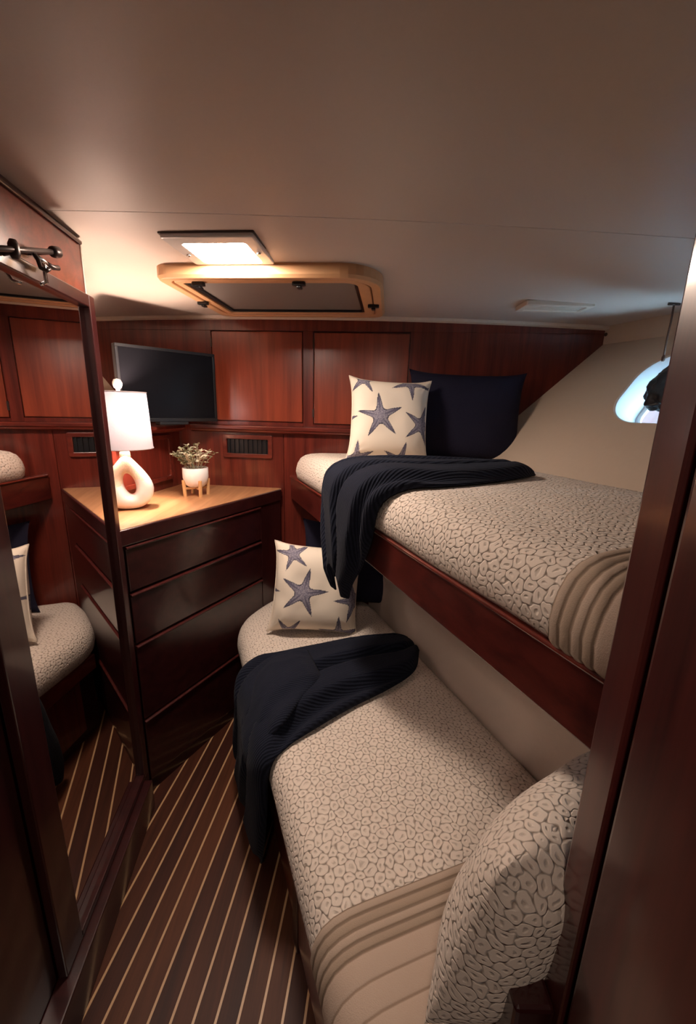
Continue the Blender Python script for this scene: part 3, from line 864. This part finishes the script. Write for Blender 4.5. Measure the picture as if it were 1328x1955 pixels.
# ------------------------------------------------------------------ deck hatch
hz=1.888
ht=thing('deck_hatch','rounded peach-wood deck hatch with a grey screen on the ceiling','hatch',MA@Vector((-.42,1.72,hz)))
OX=(-.785,-.045,1.405,2.005)
o_=rrect(*OX,[.05,.13,.06,.05],8)
m_=rrect(OX[0]+.038,OX[1]-.038,OX[2]+.036,OX[3]-.036,[.035,.10,.045,.035],8)
i_=rrect(-.715,-.128,1.478,1.930,[.010,.045,.02,.01],8)
V=[]; prof=[(o_,1.935),(o_,hz+.010),(off(o_,-.008),hz),(off(m_,.003),hz),(m_,hz+.004),(m_,1.935)]
n=len(o_);F=[]
for P_,z in prof: V+=[MA@Vector((x,y,z)) for x,y in P_]
for k in range(len(prof)-1):
    for i in range(n): F.append((k*n+i,k*n+(i+1)%n,(k+1)*n+(i+1)%n,(k+1)*n+i))
mk('outer_frame',V,F,M_PEACH,ht,bevel=.002)
ring('inner_frame',off(m_,-.005),i_,hz+.002,1.93,M_PEACH,ht,MA,bevel=.004)
prism('screen',off(i_,.004),hz+.016,hz+.020,M_GREY,ht,MA)
ring('gasket',off(i_,.003),off(i_,-.012),hz+.008,hz+.016,M_BLACK,ht,MA)
for lx,ly in ((-.655,1.463),(-.315,1.460),(-.755,1.72),(-.085,1.76)):
    l=prism('latch',rrect(lx-.022,lx+.022,ly-.010,ly+.010,.006,3),hz-.010,hz+.001,M_BLACK,ht,MA,bevel=.002)
    prism('latch_tab',rrect(lx-.008,lx+.008,ly-.004,ly+.024,.004,3),hz-.016,hz-.009,M_BLACK,l,MA,bevel=.002)

# ------------------------------------------------------------------ ceiling register
vz=zc(.77,1.74)
cv=thing('ceiling_register','low white air register on the ceiling near the hull','vent',(.77,1.74,vz-.012))
ring('frame',rrect(.64,.895,1.675,1.79,.005,2),rrect(.662,.873,1.697,1.768,.004,2),vz-.012,vz+.006,M_TRIMW,cv,bevel=.003)
for i in range(6):
    y=1.699+i*.0118
    box('slat',(.660,.875,y,y+.0085,vz-.009,vz-.006),M_TRIMW,cv)

# ------------------------------------------------------------------ coat hooks over the mirror
hk=thing('hook_rail','dark bronze rod with chrome hooks fixed above the mirror','hook',MM@Vector((.25,.01,1.79)))
def mp(s,w,z): return MM@Vector((s,w,z))
def rz(t): return mp(.52-.285*t,.05,1.745+.082*t)
tube('rod',[rz(0),rz(1)],.0055,M_BRONZ,hk,12)
tube('end_cap',[rz(.93),rz(.955),rz(1.02),rz(1.05)],[.009,.012,.012,.008],M_BRONZ,hk,12)
c_=rz(.43)
tube('cross_fitting',[c_+Vector((0,0,-.017)),c_+Vector((0,0,-.008)),c_+Vector((0,0,.008)),c_+Vector((0,0,.017))],[.006,.010,.010,.006],M_BRONZ,hk,10)
tube('wall_post',[mp(.397,.027,1.775),c_],.008,M_BRONZ,hk,10)
tube('wall_post',[mp(.262,.005,1.815),rz(.90)],.006,M_BRONZ,hk,10)
tube('hook',[rz(.66)+Vector((0,0,-.004)),mp(.332,.058,1.782),mp(.338,.064,1.766),mp(.334,.072,1.762),mp(.326,.074,1.768)],.0045,M_BRONZ,hk,10)
tube('hook',[mp(.330,.053,1.790),mp(.300,.053,1.788),mp(.285,.053,1.784)],.0055,M_STEEL,hk,10)
tube('hook',[mp(.296,.053,1.787),mp(.270,.055,1.786),mp(.252,.058,1.790)],.0055,M_BRONZ,hk,10)
tube('stay_arm',[mp(.302,.053,1.790),mp(.296,.050,1.770),mp(.285,.045,1.752),mp(.276,.030,1.748)],.0042,M_STEEL,hk,10)

# ------------------------------------------------------------------ table lamp
lc=Vector((-.868,1.600,dz))
ML_=mat4(lc,radians(24))
la=thing('table_lamp','table lamp with a white drum shade and a pierced teardrop ceramic base','lamp',lc,None,radians(24))
# pierced teardrop: a ring of elliptical sections between the hole and the outline
NT,NP=64,20
def outl(th):
    # teardrop outline about (0,.088): wide low belly, narrow shoulder
    x=cos(th);y=sin(th)
    if y>0: return (.092*x*(1-.66*y**1.5), .080+.135*y)
    return (.092*math.copysign(abs(x)**.8,x), .080+.080*y)
def holl(th):
    return (.006+.021*cos(th)-.006*sin(th), .098+.042*sin(th))
V=[];F=[]
for i in range(NT):
    th=2*pi*i/NT; o=outl(th); h=holl(th)
    zz=(o[1]+h[1])/2
    dep=.046*(1-.45*max(0,min(1,(zz-.06)/.16)))
    for k in range(NP):
        f=2*pi*k/NP
        cx=(o[0]+h[0])/2; cz_=(o[1]+h[1])/2; ex=(o[0]-h[0])/2; ez=(o[1]-h[1])/2
        cf=cos(f); sf=sin(f)
        cc=math.copysign(abs(cf)**.75,cf); ss=math.copysign(abs(sf)**.75,sf)
        z=max(.0,cz_+ez*cc)
        V.append(Vector((cx+ex*cc,dep*ss,z)))
up_f=[];lo_f=[]
for i in range(NT):
    for k in range(NP):
        q=(i*NP+k,i*NP+(k+1)%NP,((i+1)%NT)*NP+(k+1)%NP,((i+1)%NT)*NP+k)
        c=sum((V[j] for j in q),Vector())/4
        (up_f if c.z>.108+.10*c.x*0+.012*sin(40*c.x) else lo_f).append(q)
def sub(Fs):
    used=sorted({j for q in Fs for j in q}); mp_={j:i for i,j in enumerate(used)}
    return [ML_@V[j] for j in used],[tuple(mp_[j] for j in q) for q in Fs]
v,f=sub(lo_f); mk('base_lower',v,f,M_CERA,la,smooth=True)
v,f=sub(up_f); mk('base_upper',v,f,M_CERT,la,smooth=True)
lathe('neck',[(.020,.205),(.018,.222),(.013,.228),(.013,.250),(.010,.262)],M_CERT,la,20,lc)
sh_z0,sh_z1=.238,.446
V,F=lathe_vf([(.103,sh_z0),(.0945,sh_z1)],48,lc)
mk('shade',V,F,M_SHADE,la,smooth=True)
for r,z in ((.1032,sh_z0),(.0947,sh_z1)):
    pth=[lc+Vector((r*cos(2*pi*i/48),r*sin(2*pi*i/48),z)) for i in range(49)]
    tube('shade_rim',pth,.0022,M_SHADE,la,6)
tube('harp',[lc+Vector((0,0,.262)),lc+Vector((.04,0,.30)),lc+Vector((.045,0,.37)),lc+Vector((.02,0,.435)),lc+Vector((0,0,.446))],.002,M_STEEL,la,6)
for i in range(3):
    a_=2*pi*i/3; tube('spoke',[lc+Vector((0,0,.446)),lc+Vector((.094*cos(a_),.094*sin(a_),.445))],.002,M_STEEL,la,6)
lathe('finial',[(.0001,.446),(.006,.448),(.007,.456),(.013,.462),(.0165,.472),(.0165,.480),(.012,.490),(.0001,.494)],M_CERA,la,20,lc)
M_BULB=emat('lit_bulb',(1.0,.80,.66),30)
lathe('bulb',[(.0001,.262),(.012,.264),(.014,.30),(.024,.345),(.028,.368),(.022,.390),(.0001,.402)],M_BULB,la,16,lc)
pd=bpy.data.lights.new('lamp_glow','POINT'); pd.energy=BULB_W; pd.color=(1.0,.74,.58); pd.shadow_soft_size=.03
po=bpy.data.objects.new('lamp_glow',pd); COL.objects.link(po); po.parent=la; po.location=(0.034,0,.37)

# ------------------------------------------------------------------ potted plant
pcx=Vector((-.700,1.870,dz))
pp=thing('potted_plant','small sage-green plant in a white pot on a wooden stand','plant',pcx)
for i in range(4):
    a_=radians(38)+i*pi/2; ex_=Vector((cos(a_),sin(a_),0))
    V,F=tube_vf([pcx+ex_*.052,pcx+ex_*.056+Vector((0,0,.075))],.008,8); mk('stand_leg',V,F,M_STAND,pp)
for i in range(2):
    a_=radians(38)+i*pi/2; ex_=Vector((cos(a_),sin(a_),0))
    tube('stand_bar',[pcx+ex_*-.052+Vector((0,0,.036)),pcx+ex_*.052+Vector((0,0,.036))],.006,M_STAND,pp,8)
lathe('pot',[(.0001,.042),(.034,.043),(.048,.055),(.056,.085),(.056,.128),(.053,.130),(.050,.126),(.050,.112),(.0001,.112)],M_POT,pp,32,pcx)
lathe('soil',[(.0001,.116),(.0495,.115)],M_SOIL,pp,24,pcx,caps=False)
rnd=random.Random(3)
for s_ in range(30):
    a_=rnd.uniform(0,2*pi); sp=rnd.uniform(.1,1)**.7; hgt=.135*(1-.45*sp)*rnd.uniform(.75,1.15)
    b0=pcx+Vector((.03*sp*cos(a_),.03*sp*sin(a_),.112)); b2=pcx+Vector((.098*sp*cos(a_),.098*sp*sin(a_),.125+hgt*.86))
    b1=(b0+b2)/2+Vector((0,0,.02)); P_=[b0*(1-t)**2+b1*2*t*(1-t)+b2*t*t for t in [k/6 for k in range(7)]]
    V,F=tube_vf(P_,.0012,5); 
    for k in range(2,7):
        for sd in range(3):
            an=rnd.uniform(0,2*pi); di=Vector((cos(an),sin(an),rnd.uniform(.1,.9))).normalized()
            L=rnd.uniform(.014,.022); W_=L*.42; sdv=di.cross(Vector((0,0,1))).normalized(); upv=sdv.cross(di)
            c=P_[k]; i0=len(V)
            V+=[c,c+di*L*.5+sdv*W_,c+di*L,c+di*L*.5-sdv*W_,c+di*L*.5+upv*.003]
            F+=[(i0,i0+1,i0+4),(i0+1,i0+2,i0+4),(i0+2,i0+3,i0+4),(i0+3,i0,i0+4)]
    mk('sprig',V,F,M_LEAF if s_%2 else M_LEAF2,pp)

# ------------------------------------------------------------------ porthole cord and dark bundle
hc=thing('hanging_cord','thin dark cord hanging from the ceiling edge over the porthole','cord',B(1.640,1.057,1.69))
cp=B(1.640,1.057,0); ct=zc(cp.x,cp.y)
tube('cord',[cp+Vector((0,0,ct-.006)),cp+Vector((.001,0,1.82)),cp+Vector((-.001,0,1.76)),cp+Vector((0,0,1.705))],.0032,M_ROPE,hc,8)
tube('cord_end',[cp+Vector((0,0,1.712)),cp+Vector((0,0,1.705)),cp+Vector((0,0,1.694)),cp+Vector((0,0,1.689))],[.003,.006,.006,.003],M_ROPE,hc,10)
tube('ceiling_hook',[cp+Vector((-.02,0,ct-.004)),cp+Vector((.02,0,ct-.004))],.0045,M_BRONZ,hc,8)
bm=bmesh.new(); bmesh.ops.create_icosphere(bm,subdivisions=5,radius=1)
Mq=MH@Matrix.Translation((.93,.425,.012))
vv=[]
for v in bm.verts:
    p=v.co; r=1+.16*noise.noise(p*2.3)+.07*noise.noise(p*6)+.03*noise.noise(p*14)
    vv.append(Mq@Vector((p.x*.105*r,p.y*.115*r,p.z*.045*r)))
fcs=[tuple(v.index for v in f.verts) for f in bm.faces]; bm.free()
tag(mk('cloth_bundle',vv,fcs,M_BLACK,None,smooth=True),'lumpy black cloth bundle hanging in the bright porthole','cloth')

# ------------------------------------------------------------------ unseen lamp added behind the camera to brighten the near cushion
pg=thing('passage_fill','unseen fill lamp added on the passage ceiling behind the doorway','light',(-.15,-.55,1.90))
lathe('fill_lamp_body',[(.09,.035),(.09,.012),(.08,.0),(.0001,0.0)],M_WMET,pg,24,(-.15,-.55,1.895))
al=bpy.data.lights.new('passage_fill_glow','AREA'); al.shape='DISK'; al.size=.15; al.energy=FILL_W; al.color=(1,.80,.66)
ao=bpy.data.objects.new('passage_fill_glow',al); COL.objects.link(ao); ao.parent=pg; ao.location=(0,0,-.01)
